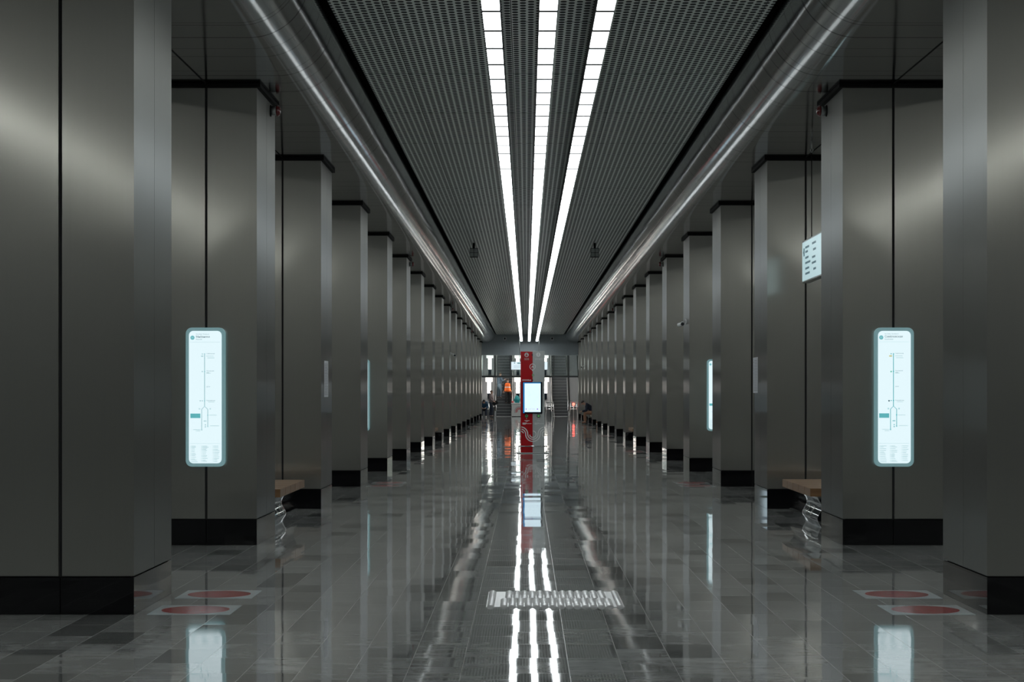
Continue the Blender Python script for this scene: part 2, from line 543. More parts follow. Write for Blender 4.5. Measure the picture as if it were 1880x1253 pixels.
# platform sides
for s, nm in ((-1, 'left'), (1, 'right')):
    x0, x1 = sorted((CX + s * 8.8, CX + s * 9.0))
    struct(MB().box(x0, x1, YB, 137, 0, 6).build('wall_' + nm, M['plat_wall']))
    x0, x1 = sorted((CX + s * 5.03, CX + s * 8.8))
    struct(MB().box(x0, x1, YB, YE, 5.45, 5.6).build('ceiling_platform_' + nm, M['plat_ceil']))
struct(MB().box(-9, 9.5, YB - .2, YB, 0, 6).build('wall_rear', M['rear']))
# far wall with the opening to the escalators
b = MB()
b.box(-8.6, -2.95, YE, YE + .7, 0, 5.7); b.box(3.42, 9.0, YE, YE + .7, 0, 5.7)
struct(b.build('wall_back', M['beam']))
struct(MB().box(-2.95, 3.42, YE, YE + .7, 3.92, 4.63).box(-2.95, 3.42, YE + .05, YE + .7, 4.63, 5.7).build('wall_beam', M['beam']))

# light lines ------------------------------------------------------------
PL = 6.0 / 7
strip_x = ((-.295, 'left'), (.187, 'middle'), (.665, 'right'))
dif_me = MB().box(-.0735, .0735, .04, PL - .04, -.008, 0).mesh('diffuser', M['panel_on'])
brk_me = MB().box(-.012, .012, 0, .30, 0, .30).mesh('hanger', M['black'])
y_first = 13.15 + .12
ZL = 4.772
for sx, nm in strip_x:
    t = thing('light_line', {'left': 'long white light line hanging under the ceiling, leftmost of the three',
                             'middle': 'long white light line hanging under the ceiling, between the two others',
                             'right': 'long white light line hanging under the ceiling, rightmost of the three'}[nm], 'ceiling light', (sx, 0, ZL), group='hanging light lines')
    k0 = math.floor((YL - y_first) / PL) + 1
    k1 = math.floor((YE - .5 - y_first) / PL)
    hb = MB().box(-.078, .078, YL, YE - .5, .0, .13)
    for k in range(k0, k1 + 1):                  # the dark joints between the panels
        hb.box(-.076, .076, y_first + k * PL - .038, y_first + k * PL + .038, -.010, .001)
    hb.build('housing', M['joint'], t)
    rest = MB(); rest_b = MB()
    for k in range(k0, k1):
        y = y_first + k * PL
        if 1 <= k <= 100:
            d = link('diffuser', dif_me, t); d.location = (0, y, 0)
        else:
            rest.box(-.0735, .0735, y + .04, y + PL - .04, -.008, 0)
        if 1 <= k <= 60:
            d = link('hanger', brk_me, t); d.location = (0, y + .1, .13)
        else:
            rest_b.box(-.012, .012, y + .1, y + .4, .13, .43)
    o = rest.build('far_diffusers', M['panel_on'], t); o['kind'] = 'stuff'
    o = rest_b.build('far_hangers', M['black'], t); o['kind'] = 'stuff'
for s, nm in ((-1, 'left'), (1, 'right')):
    t = thing('platform_light', 'long light line over the %s platform, beyond the columns' % nm, 'ceiling light', (CX + s * 6.9, 0, 5.0))
    MB().box(-.14, .14, YP, YE - 1, .012, .14).build('housing', M['housing'], t)
    MB().box(-.12, .12, YP, YE - 1, 0, .012).build('diffuser', M['plat_on'], t)
    MB().box(-.02, .02, YP, YE - 1, .14, .45).build('hanger', M['housing'], t)

# columns ------------------------------------------------------------
def column_meshes(s):
    """s = +1: the hall is on the +x side"""
    I, O, D, g = .515, .56, 1.39, .013
    def X(a, b_):
        return (a, b_) if s > 0 else (-b_, -a)
    out = []
    for (xa, xb) in ((g, I), (-O, -g)):
        for (ya, yb) in ((0, .72), (.728, D)):
            x0, x1 = X(xa, xb)
            out.append(('cladding_panel', MB().box(x0, x1, ya, yb, .27, 4.655).mesh('cladding_panel', M['steel'])))
    for (xa, xb) in ((.003, I), (-O, -.003)):
        x0, x1 = X(xa, xb)
        out.append(('plinth', MB().box(x0, x1, 0, D, 0, .26).mesh('plinth', M['granite'], .002)))
    x0, x1 = X(-O + .03, I - .03)
    out.append(('core', MB().box(x0, x1, .03, D - .03, .01, 4.66).mesh('core', M['core'])))
    x0, x1 = X(-O - .04, I + .04)
    out.append(('cap', MB().box(x0, x1, -.04, D + .05, 4.66, ZS - .002).mesh('cap', M['black'])))
    return out
EXTRA = {(-1, 2): ', with lit route panel', (1, 2): ', with lit route panel', (-1, 3): ', with paper notice',
         (1, 3): ', with paper notice', (1, 5): ', with a camera'}
for s, nm, xg in ((1, 'left', XL - .515), (-1, 'right', XR + .515)):
    ms = column_meshes(s)
    for n in range(1, NCOL + 1):
        lab = 'brushed steel column on black plinth, %s from the front in the %s row' % (ORD[n], nm) + (EXTRA.get((-s, n), '') if n < 6 else '')
        if len(lab.split()) > 16:
            lab = 'steel column, %s from the front in the %s row,' % (ORD[n], nm) + EXTRA[(-s, n)]
        c = thing('column', lab.replace('  ', ' '), 'column', (xg, ycol(n), 0), group='columns of the %s row' % nm)
        for pn, me in ms:
            link(pn, me, c)

# lit route panels on column fronts --------------------------------------
def rrect(w_, h_, r, n=8):
    pts = []
    for cx, cz, a0 in ((w_ / 2 - r, h_ / 2 - r, 0), (-w_ / 2 + r, h_ / 2 - r, 90), (-w_ / 2 + r, -h_ / 2 + r, 180), (w_ / 2 - r, -h_ / 2 + r, 270)):
        for k in range(n + 1):
            a = math.radians(a0 + 90 * k / n)
            pts.append((cx + r * math.cos(a), cz + r * math.sin(a)))
    return pts

def route_box(xg, n, label, head, dest, latin, left):
    t = thing('route_lightbox', label, 'lightbox', (xg, ycol(n), 1.508), group='lit route panels')
    MB().prism(rrect(.396, 1.412, .062), -.055, -.0005, 'y').build('frame', M['box_rim'], t)
    MB().prism(rrect(.332, 1.344, .045), -.057, -.05, 'y').build('lit_panel', M['box_on'], t)
    yf0, yf1 = -.0585, -.0572
    dot = M['ink_pale'] if left else M['ink_teal']
    # crop geometry: 1 px of a 492-px-wide crop = 1.237 mm
    K = .001236
    def P(cx, cy):
        return ((cx - (237 if left else 252)) * K, ((622 if left else 612) - cy) * K)
    dx = 0 if left else 12; dz = 0 if left else -12
    def Q(cx, cy):
        return P(cx + dx, cy + dz)
    line_m = M['ink_pale'] if left else M['ink_teal']
    b = MB()
    b.strip([Q(232, 268), Q(232, 700)], .0075, yf0, yf1)
    b.strip([Q(208, 890), Q(208, 722), Q(232, 698), Q(258, 722), Q(258, 862)], .0065, yf0, yf1)
    b.build('route_line', line_m, t)
    d = MB()
    for cx, cy in ((232, 268), (232, 412), (232, 652), (258, 770), (258, 862), (208, 890), (190, 718), (278, 718)):
        x, z = Q(cx, cy); d.ring(x, z, .004, .0075, yf0, yf1, n=12)
    d.build('station_rings', line_m, t)
    d = MB()
    for cx, cy in ((213, 268), (207, 286), (217, 286), (213, 412), (196, 652), (213, 652), (230, 818), (242, 818), (238, 850), (238, 866)):
        x, z = Q(cx, cy); d.disc(x, z, .006, yf0, yf1, 10)
    d.build('transfer_dots', dot if left else M['ink_teal'], t)
    if not left:
        x, z = Q(209, 286); MB().box(x - .015, x + .013, yf0 - .0004, yf1, z - .007, z + .007).build('yellow_mark', M['ink_yellow'], t)
        x, z = Q(213, 414); MB().disc(x, z, .008, yf0 - .0004, yf1, 12).build('green_mark', M['ink_green'], t)
        x, z = Q(196, 654); MB().disc(x, z, .008, yf0 - .0004, yf1, 12).build('dark_mark', M['ink_dark'], t)
    x0, z1 = Q(115, 757); x1, z0 = Q(197, 794)
    MB().box(x0, x1, yf0, yf1, z0, z1).build('teal_box', M['ink_teal'], t)
    x, z = Q(132, 134)
    MB().disc(x, z, .021, yf0, yf1, 20).build('line_badge', M['ink_teal'], t)
    text('11', .026, x, yf0 - .0008, z, M['box_on'], t, 'badge_number', 'CENTER')
    x, z = Q(160, 105); text(head, .0135, x, yf0, z, M['ink_mid'], t, 'heading')
    x, z = Q(160, 127); text(dest, .029, x, yf0, z, M['ink_dark'], t, 'destination', bold=.0006)
    x, z = Q(160, 148); text(latin, .0155, x, yf0, z, M['ink_mid'], t, 'latin_name')
    ink = M['ink_mid']
    for cy, st in ((265, 'Савёловская'), (407, 'Петровский'), (421, 'парк'), (537, 'ЦСКА'), (650, 'Хорошёвская')):
        x, z = Q(246, cy); text(st, .0135, x, yf0, z, ink, t, 'station_name')
    b = MB()
    for cy, x0_, x1_ in ((170, 112, 360), (1003, 112, 362)):
        x, z = Q(x0_, cy); x2, _ = Q(x1_, cy); b.box(x, x2, yf0, yf1, z - .0008, z + .0008)
    for cx, cy, l in ((246, 285, 60), (254, 300, 58), (246, 426, 36), (262, 662, 50), (270, 770, 60), (276, 858, 74), (138, 889, 58), (160, 899, 36)):
        x, z = Q(cx, cy); b.box(x, x + l * K, yf0, yf1, z - .0018, z + .0018)
    rnd = random.Random(n + (5 if left else 0))
    for c0 in (125, 213, 308):
        cy = 1024
        while cy < 1155:
            l = rnd.uniform(24, 52)
            x, z = Q(c0, cy); b.box(x, x + l * K, yf0, yf1, z - .002, z + .002)
            x, z = Q(c0 - 8, cy); b.box(x, x + .005, yf0, yf1, z - .0025, z + .0025)
            cy += rnd.choice((9, 14, 14))
    b.build('small_print', M['ink_pale'], t)['kind'] = 'stuff'
    return t
LG, RG = XL - .515, XR + .515
route_box(LG, 2, 'tall lit white route panel with dark heading on second column of left row', 'На запад / Westbound', 'Мнёвники', 'Mnyovniki', True)
route_box(RG, 2, 'tall lit white route panel with teal line on second column of right row', 'На север / Northbound', 'Савёловская', 'Savyolovskaya', False)
route_box(LG - .03, 5, 'lit route panel half hidden on fifth column of the left row', 'На запад / Westbound', 'Мнёвники', 'Mnyovniki', True)
route_box(RG + .03, 5, 'lit route panel half hidden on fifth column of the right row', 'На север / Northbound', 'Савёловская', 'Savyolovskaya', False)

# paper notices on column sides ------------------------------------------
def notice(x, s, y0, y1, z0, z1, label):
    t = thing('paper_notice', label, 'notice', (x, y0, z0), group='notices on column sides')
    xa, xb = sorted((0.0008 * s, .004 * s))
    MB().box(xa, xb, 0, y1 - y0, 0, z1 - z0).build('sheet', M['paper'], t)
    xa, xb = sorted((.004 * s, .005 * s))
    b = MB()
    hh = z1 - z0
    k = .04
    while k < hh - .03:
        b.box(xa, xb, .04, y1 - y0 - .05 - .1 * random.random(), hh - k - .008, hh - k); k += .022
    b.build('printed_lines', M['paper_ink'], t)
notice(XL, 1, 25.52, 26.02, 1.495, 1.99, 'white printed notice on the hall side of third left column')
notice(XR, -1, 26.15, 26.68, 1.55, 2.05, 'white printed notice on the hall side of third right column')

# red beacons ------------------------------------------------------------
def beacon_proto(s):
    def lathe(prof, n=16):
        b = MB(); vs = []; fs = []
        for (a, r) in prof:
            for k in range(n):
                q = 2 * math.pi * k / n; vs.append((s * a, r * math.cos(q), r * math.sin(q)))
        m = len(prof)
        for i in range(m - 1):
            for k in range(n):
                fs.append((i * n + k, i * n + (k + 1) % n, (i + 1) * n + (k + 1) % n, (i + 1) * n + k))
        fs.append(tuple(range(n))); fs.append(tuple(range((m - 1) * n, m * n)))
        return b.add(vs, fs, True)
    return [('back_plate', lathe([(0.0005, .062), (.008, .062)]).mesh('back_plate', M['black'])),
            ('base', lathe([(.008, .05), (.06, .05), (.065, .046)]).mesh('base', M['alu'])),
            ('lens', lathe([(.065, .06), (.075, .062), (.095, .055), (.108, .036), (.112, .01)]).mesh('lens', M['red_lens']))]
for s, x, nm in ((1, XL, 'left'), (-1, XR, 'right')):
    pr = beacon_proto(s)
    for n in (2, 6, 10, 14):
        t = thing('alarm_beacon', 'small round red alarm beacon near the top of %s column, %s row' % (ORD[n], nm), 'beacon',
                  (x, ycol(n) + 1.02, 4.575), group='red beacons on the columns')
        for pn, me in pr:
            link(pn, me, t)

# security cameras ---------------------------------------------------------
def sec_cam(x, y, z, s, label, aim):
    t = thing('security_camera', label, 'camera', (x, y, z))
    MB().tube([(0.0005 * s, 0, .0), (.03 * s, 0, .0)], .055, 14).build('mount', M['white'], t)
    MB().tube([(.03 * s, 0, 0), (.10 * s, -.02, -.01), (.13 * s, -.03, -.045)], .017, 10).build('arm', M['white'], t)
    a = Vector((.13 * s, -.03, -.06)); d = Vector(aim).normalized()
    MB().tube([a - d * .10, a - d * .095, a + d * .10, a + d * .11], [.03, .042, .042, .038], 16).build('body', M['white'], t)
    MB().tube([a + d * .105, a + d * .12], [.036, .034], 16).build('lens', M['bezel'], t)
sec_cam(XR, ycol(5) + .55, 2.98, -1, 'white bullet camera on the side of fifth right column', (.25, -.9, .05))
sec_cam(XL, ycol(10) + .9, 2.98, 1, 'bullet camera on the side of tenth left column', (.3, -.9, -.1))
sec_cam(XR, ycol(16) + .9, 3.05, -1, 'bullet camera on the side of sixteenth right column', (-.3, -.9, -.1))

# hanging sign between the second and third right columns -------------------
t = thing('hanging_sign', 'white lit sign on wires between second and third right columns', 'sign', (3.56, 22.95, 2.95))
MB().box(-.04, .05, -1.08, 1.05, 0, .53).build('case', M['alu'], t, .004)
MB().box(-.043, -.04, -1.06, 1.03, .02, .51).build('lit_face', M['sign_on'], t)
b = MB()
b.box(-.0445, -.043, .83, .91, .33, .43)
b.prism([(.95, .38), (.91, .41), (.91, .35)], -.0445, -.043, 'x')
for k, (y0_, y1_, z_) in enumerate(((.45, .76, .43), (.55, .76, .375), (.5, .76, .30), (.35, .76, .235), (.45, .76, .165), (.4, .76, .10))):
    b.box(-.0445, -.043, y0_, y1_, z_ - .013, z_ + .013)
for k, (y0_, y1_, z_) in enumerate(((-.1, .2, .44), (-.1, .12, .36), (-.05, .2, .27), (-.1, .22, .2), (-.1, .1, .12))):
    b.box(-.0445, -.043, y0_, y1_, z_ - .013, z_ + .013)
b.build('lettering', M['ink_dark'], t)
for yy in (-.55, .52):
    wv = MB().tube([(0, yy, .53), (0, yy, 1.62)], .006, 6).build('wire', M['black'], t)
    MB().tube([(0, yy, 1.60), (.018, yy, 1.63), (0, yy, 1.66), (-.018, yy, 1.63), (0, yy, 1.60)], .007, 6).tube([(0, yy, 1.655), (0, yy, 1.747)], .012, 8).build('hook', M['inox'], wv)

# benches ------------------------------------------------------------------
def bench_parts(s):
    """s = +1 : hall edge at local x=0, seat reaches towards -x"""
    parts = []
    L = 2.36
    n = 5; w_ = L / n
    for k in range(n):
        y0_ = k * w_ + .007; y1_ = (k + 1) * w_ - .007
        b = MB(); m = 4; ww = (y1_ - y0_) / m
        x0, x1 = (-.98, 0) if s > 0 else (0, .98)
        for q in range(m):
            b.box(x0, x1, y0_ + q * ww + .0008, y0_ + (q + 1) * ww - .0008, .36, .452)
        parts.append(('seat_board', b.mesh('seat_board', M['wood'])))
    prof = [(-.13, .36), (-.12, .33), (-.13, .29), (-.17, .24), (-.165, .2), (-.13, .15), (-.10, .1), (-.09, .05), (-.10, .0)]
    sm = []
    for i in range(len(prof) - 1):
        for q in range(4):
            f = q / 4
            sm.append((prof[i][0] * (1 - f) + prof[i + 1][0] * f, prof[i][1] * (1 - f) + prof[i + 1][1] * f))
    # rounded shell: in under the seat, out towards the floor
    sm = []
    for k in range(29):
        u = k / 28
        z = .358 * (1 - u)
        x = -.115 + .026 * math.cos(2 * math.pi * (u - .72) / .74)
        sm.append((x, z + .001))
    other = [(-.98 - p[0], p[1]) for p in sm[::-1]]
    poly = sm + other
    if s < 0:
        poly = [(-p[0], p[1]) for p in poly]
    parts.append(('pedestal', MB().prism(poly, .03, L - .03, 'y', True).mesh('pedestal', M['chrome'])))
    b = MB()
    xx = -.205 if s > 0 else .205
    for yy in (.4, .55, 1.7, 1.9):
        b.sphere((xx + (.098 if s > 0 else -.098) * .9, yy, .075), .012, 8, 6)
    return parts
def bench(x, s, y, label):
    t = thing('bench', label, 'bench', (x, y, 0), group='slatted benches between the columns')
    if s not in BENCH:
        BENCH[s] = bench_parts(s)
    for pn, me in BENCH[s]:
        link(pn, me, t)
    return t
BENCH = {}
for s, x, nm, yo in ((1, -2.80, 'left', 2.28), (-1, 3.26, 'right', 2.45)):
    for n, a in ((2, 'second and third'), (8, 'eighth and ninth'), (14, 'fourteenth and fifteenth')):
        bench(x, s, ycol(n) + yo, 'wooden bench on a chrome pedestal between %s %s columns' % (a, nm))

# floor stickers -----------------------------------------------------------
st_parts = [('film', MB().box(-.29, .29, -.29, .29, .0003, .0015).mesh('film', M['sticker'])),
            ('red_disc', MB().prism([(.24 * math.cos(2 * math.pi * k / 40), .24 * math.sin(2 * math.pi * k / 40)) for k in range(40)], .0015, .0025, 'z').mesh('red_disc', M['sticker_red']))]
fp = []
for sx in (-1, 1):
    pts = [(sx * .045 + .026 * math.cos(2 * math.pi * k / 16) * (1 + .25 * math.sin(2 * math.pi * k / 16)), .075 * math.sin(2 * math.pi * k / 16)) for k in range(16)]
    fp.append(('footprint', MB().prism(pts, .0025, .003, 'z').mesh('footprint', M['foot_print'])))
for s, x, nm in ((1, -2.36, 'left'), (-1, 2.85, 'right')):
    for n in (1, 4, 7, 10, 13, 16):
        for dy, which in ((.29, 'nearer'), (1.33, 'farther')):
            t = thing('floor_sticker', '%s red disc floor sticker beside the %s %s column' % (which, ORD[n], nm), 'floor sticker',
                      (x, ycol(n) + dy, 0), group='red disc stickers on the floor')
            for pn, me in st_parts + fp:
                link(pn, me, t)

# ribbed plate in the floor ------------------------------------------------
t = thing('floor_plate', 'square ribbed pale metal plate on the floor in the middle foreground', 'floor plate', (.21, 14.12, 0))
MB().box(-.50, .50, -.52, .52, .0003, .004).build('base_plate', M['mat'], t)
def ribs(x0, x1, n, y0_, y1_):
    b = MB()
    p = (x1 - x0) / n
    prof = [(x0, .004)]
    for i in range(n):
        for k in range(1, 9):
            u = k / 8
            prof.append((x0 + (i + u) * p, .004 + .011 * math.sin(math.pi * u) ** .8 if 0 < u < 1 else .004))
    m = len(prof)
    vs = [(a, y0_, z) for a, z in prof] + [(a, y1_, z) for a, z in prof]
    b.add(vs, [(i, i + 1, m + i + 1, m + i) for i in range(m - 1)], True)
    b.add(vs, [tuple(range(m)), tuple(range(m, 2 * m))])
    return b
ribs(-.40, .425, 14, -.515, -.03).build('ribbed_panel', M['mat'], t)
ribs(-.37, .395, 13, -.02, .515).build('ribbed_panel', M['mat'], t)
for x0, x1 in ((-.495, -.44), (.445, .497)):
    ribs(x0, x1, 1, -.515, .515).build('edge_rib', M['mat'], t)

# ---------------------------------------------------------------- help kiosk
KY = 48.3
t = thing('help_kiosk', 'tall red and silver help kiosk with a lit screen in the middle of the hall', 'kiosk', (.165, KY, 0))
K = .002454
def kx(c): return (c - 330) * K
def kz(c): return (1160 - c) * K + .02
W2 = .307
MB().box(-W2, 0, 0, .34, .02, 2.615).build('red_panel', M['red_gloss'], t, .004)
MB().box(.0005, W2, 0, .34, .02, 2.63).build('silver_panel', M['grey_gloss'], t, .004)
MB().box(-.41, .42, -.14, .48, .0005, .02).build('base_plate', M['alu'], t, .004)
for sx in (-1, 1):
    MB().tube([(sx * .355, .36, .02), (sx * .355, .36, .185), (sx * .355, -.06, .185)], .012, 8).build('rail_post', M['chrome'], t)
MB().tube([(-.37, -.06, .185), (.375, -.06, .185)], .018, 10).build('bumper_rail', M['chrome'], t)
sc = MB().prism(rrect(.50, .81, .012), -.035, -.0005, 'y').build('screen', M['bezel'], t)
sc.location = (0, 0, (kz(422) + kz(752)) / 2)
def on_sc(o):
    o.parent = sc
    return o
on_sc(MB().box(-.205, .207, -.037, -.035, -.365, .368).build('screen_image', M['screen_on']))
b = MB()
b.box(-.243, -.206, -.0362, -.035, -.392, .395)
b.box(-.206, .207, -.0362, -.035, .369, .395)
on_sc(b.build('screen_glow_edge', M['screen_edge']))
b = MB()
rnd = random.Random(3)
for k in range(9):
    a0 = rnd.uniform(0, 360); cx_, cz_, rr = rnd.uniform(-.08, .08), rnd.uniform(-.1, .22), rnd.uniform(.05, .12)
    pts = [(max(-.19, min(.19, cx_ + rr * math.cos(math.radians(a0 + i * 20)))), cz_ + rr * math.sin(math.radians(a0 + i * 20))) for i in range(9)]
    b.strip(pts, .004, -.0376, -.037)
for k in range(14):
    z_ = rnd.uniform(-.2, .3); x_ = rnd.uniform(-.18, .1)
    b.box(x_, x_ + rnd.uniform(.03, .08), -.0376, -.037, z_ - .002, z_ + .002)
b.box(-.2, .2, -.0376, -.037, -.246, -.243)
on_sc(b.build('map_lines', M['screen_line']))
b = MB()
for x_, r_ in ((-.165, .016), (-.09, .008), (-.045, .008), (.0, .008), (.04, .008), (.125, .018)):
    b.disc(x_, -.29, r_, -.0378, -.0372, 12)
on_sc(b.build('map_icons', M['screen_dot']))
# icons and lettering
x_, z_ = kx(267), kz(138)
ic = MB().disc(x_, z_, .056, -.0025, -.0005, 28).build('sos_icon', M['white'], t)
b = MB(); b.disc(x_, z_ + .018, .014, -.0035, -.0025, 14)
b.prism([(x_ - .030, z_ - .032), (x_ + .030, z_ - .032), (x_ + .022, z_ - .002), (x_ - .022, z_ - .002)], -.0035, -.0025, 'y')
b.build('sos_figure', M['red_gloss'], ic)
text('SOS', .070, kx(268), -.0015, kz(183), M['white'], t, 'sos_lettering', 'CENTER', 1.0, .0016)
x_, z_ = kx(390), kz(135)
ic = MB().disc(x_, z_, .056, -.0025, -.0005, 28).build('info_icon', M['paleprint'], t)
b = MB(); b.box(x_ - .007, x_ + .007, -.0035, -.0025, z_ - .03, z_ + .012); b.disc(x_, z_ + .027, .009, -.0035, -.0025, 10)
b.build('info_mark', M['grey_gloss'], ic)
x_, z_ = kx(392), kz(183)
text('ИН', .062, x_ + .002, -.0015, z_, M['paleprint'], t, 'info_lettering', 'RIGHT')
b = MB(); b.ring(x_ + .032, z_, .013, .019, -.0021, -.0009, n=18); b.box(x_ + .029, x_ + .035, -.0022, -.0008, z_ - .026, z_ + .026)
b.build('info_lettering', M['paleprint'], t)
text('О', .062, x_ + .058, -.0015, z_, M['paleprint'], t, 'info_lettering', 'LEFT')
x_, z_ = kx(330), kz(262)
b = MB(); b.ring(x_, z_, .064, .078, -.0025, -.0005, -65, 245, 30)
b.prism([(x_ - .03, z_ - .066), (x_ + .03, z_ - .066), (x_ + .006, z_ - .115), (x_ - .004, z_ - .115)], -.0025, -.0006, 'y')
pn = b.build('pin_icon', M['white_soft'], t)
b = MB(); b.prism([(x_ - .034, z_ - .028), (x_ - .016, z_ + .03), (x_ + .004, z_ + .002), (x_ + .02, z_ + .03), (x_ + .036, z_ - .028), (x_ + .018, z_ - .028), (x_ + .012, z_), (x_ + .002, z_ - .02), (x_ - .01, z_), (x_ - .018, z_ - .028)], -.0025, -.0005, 'y')
b.build('pin_mark', M['white_soft'], pn)
MB().disc(kx(330), kz(403), .016, -.012, -.0005, 16).build('microphone', M['bezel'], t)
MB().disc(kx(326), kz(138), .016, -.012, -.0005, 16).build('camera_lens', M['bezel'], t)
MB().ring(kx(335), kz(350), .018, .03, -.002, -.0005, n=18).build('touch_mark', M['green'], t)
b = MB()
for cy, x0, x1 in ((398, 220, 298), (407, 222, 312), (825, 245, 298), (834, 256, 280), (850, 225, 268), (857, 225, 318), (864, 225, 258)):
    b.box(kx(x0), kx(x1), -.0015, -.0005, kz(cy) - .006, kz(cy) + .006)
b.prism([(kx(302), kz(400)), (kx(312), kz(394)), (kx(312), kz(406))], -.0015, -.0005, 'y')
b.build('red_side_print', M['white_soft'], t)
b = MB()
for cy, x0, x1 in ((826, 376, 410), (850, 350, 400), (857, 350, 448), (864, 350, 380)):
    b.box(kx(x0), kx(x1), -.0015, -.0005, kz(cy) - .004, kz(cy) + .004)
b.build('silver_side_print', M['paleprint'], t)
for cx_, m2, nm in ((267, 'bezel', 'black'), (393, 'green', 'green')):
    x_, z_ = kx(cx_), kz(777)
    bt = MB().disc(x_, z_, .047, -.014, -.0005, 24).build('call_button', M['chrome'], t)
    MB().disc(x_, z_, .032, -.02, -.014, 20).build('button_ring', M['green'], bt)
    MB().disc(x_, z_, .018, -.024, -.02, 16).build('button_cap', M[m2], bt)
    MB().prism([(x_ - .014, z_ - .062), (x_, z_ - .052), (x_ + .014, z_ - .062), (x_ + .005, z_ - .062), (x_ + .005, z_ - .082), (x_ - .005, z_ - .082), (x_ - .005, z_ - .062)], -.0015, -.0005, 'y').build('button_arrow', M['white_soft'], bt)
# wave bands
def arc(cx_, cz_, r, a0, a1, n=18):
    return [(cx_ + r * math.cos(math.radians(a0 + (a1 - a0) * k / n)), cz_ + r * math.sin(math.radians(a0 + (a1 - a0) * k / n))) for k in range(n + 1)]
c1x, c2x, c3x, cz_ = kx(203), kx(333), kx(463), kz(968)
for ra, rb in ((.188, .131), (.134, .185)):
    p1 = [p for p in arc(c1x, cz_, ra, 88, 0) if p[0] > -W2 + .012]
    p2 = arc(c2x, cz_ , rb, 180, 360)
    p3 = [p for p in arc(c3x, cz_, ra, 180, 92) if p[0] < W2 - .012]
    MB().strip(p1 + p2[1:] + p3[1:], .026, -.0022, -.0006).build('wave_band', M['white_soft'], t)
MB().strip([p for p in arc(c1x, cz_, .08, 88, 20) if p[0] > -W2 + .012], .026, -.0022, -.0006).build('wave_band', M['white_soft'], t)
MB().strip(arc(c2x, cz_, .082, 190, 450, 26), .026, -.0022, -.0006).build('wave_band', M['white_soft'], t)
MB().strip([p for p in arc(c3x, cz_, .08, 260, 100) if p[0] < W2 - .012], .024, -.0022, -.0006).build('wave_band', M['white_soft'], t)

# ---------------------------------------------------------------- ceiling boxes
for x, nm in ((-1.27, 'left'), (1.67, 'right')):
    t = thing('loudspeaker', 'small grey speaker box hung from the ceiling %s of the light lines' % nm, 'loudspeaker', (x, 45.7, 4.85), group='speaker boxes under the ceiling')
    MB().box(-.1, .1, 0, .16, 0, .22).build('cabinet', M['black'], t, .004)
    b = MB()
    for xa, xb in ((-.092, -.006), (.006, .092)):
        for za, zb in ((.012, .104), (.116, .208)):
            b.box(xa, xb, -.006, -.0005, za, zb)
    b.build('grille', M['alu'], t)
    MB().box(-.03, .025, .05, .1, .221, .349).build('bracket', M['black'], t)
for x, nm in ((-1.33, 'left'), (1.62, 'right')):
    t = thing('beam_camera', 'small white camera box on the far beam, %s of the light lines' % nm, 'camera', (x, YE + .05 - .1555, 4.84), group='camera boxes on the far beam')
    MB().box(-.085, .085, 0, .155, 0, .2).build('case', M['white'], t, .005)
    MB().prism(rrect(.09, .12, .03), -.012, -.0005, 'y').build('lens_window', M['bezel'], t).location = (0, 0, .11)

# far hanging sign
t = thing('overhead_sign', 'wide pale lit sign hanging behind the kiosk before the far beam', 'sign', (.19, 112.5, 2.93))
MB().box(-1.10, 1.10, 0, .1, 0, .5).build('case', M['alu'], t, .01)
MB().box(-1.08, 1.08, -.004, -.0003, .02, .48).build('lit_face', M['sign_far'], t)
b = MB()
b.box(-.72, -.5, -.006, -.004, .36, .44); b.box(-.92, -.85, -.006, -.004, .38, .44)
for z_ in (.27, .2, .13):
    b.box(-.95, -.2, -.006, -.004, z_ - .006, z_ + .006)
b.build('lettering', M['ink_mid'], t)
for x_ in (-.585, .585):
    MB().tube([(x_, .05, .5), (x_, .05, 2.265)], .012, 6).build('wire', M['inox'], t)

# ---------------------------------------------------------------- glazed front before the escalators
wi = bpy.data.objects.new('window_1', None); COL.objects.link(wi); wi['kind'] = 'structure'
wi.location = (0, 118.6, 0)
mull = (-2.90, -1.98, -1.0, 1.74, 2.68, 3.38)
b = MB()
b.box(-2.94, 3.41, 0, .08, 2.53, 2.64)
for x_ in mull:
    b.box(x_ - .03, x_ + .03, .005, .075, 2.64, 3.95)
for x_ in (-2.90, 3.38):
    b.box(x_ - .03, x_ + .03, .005, .075, 0, 2.53)
b.build('window_frame', M['housing'], wi)
for a, c in zip(mull[:-1], mull[1:]):
    MB().box(a + .031, c - .031, .03, .05, 2.641, 3.95).build('pane', M['glass'], wi)

# ---------------------------------------------------------------- escalator shaft
EY = 124.65
SL = .2 / .346
struct(MB().box(-3.15, -2.98, YE + .7, 137, 0, 9).build('wall_shaft_left', M['bluegrey']))
struct(MB().box(3.62, 3.8, YE + .7, 137, 0, 9).build('wall_shaft_right', M['cream']))
struct(MB().box(-3.15, 3.8, 136.9, 137.1, 0, 12).build('wall_shaft_end', M['bluegrey']))
b = MB().prism([(YE + .7, 5.7), (121, 5.7), (137, 5.7 + 16 * SL), (137, 6.0 + 16 * SL), (YE + .7, 6.0)], -3.2, 3.85, 'x')
struct(b.build('ceiling_shaft', M['bluegrey']))

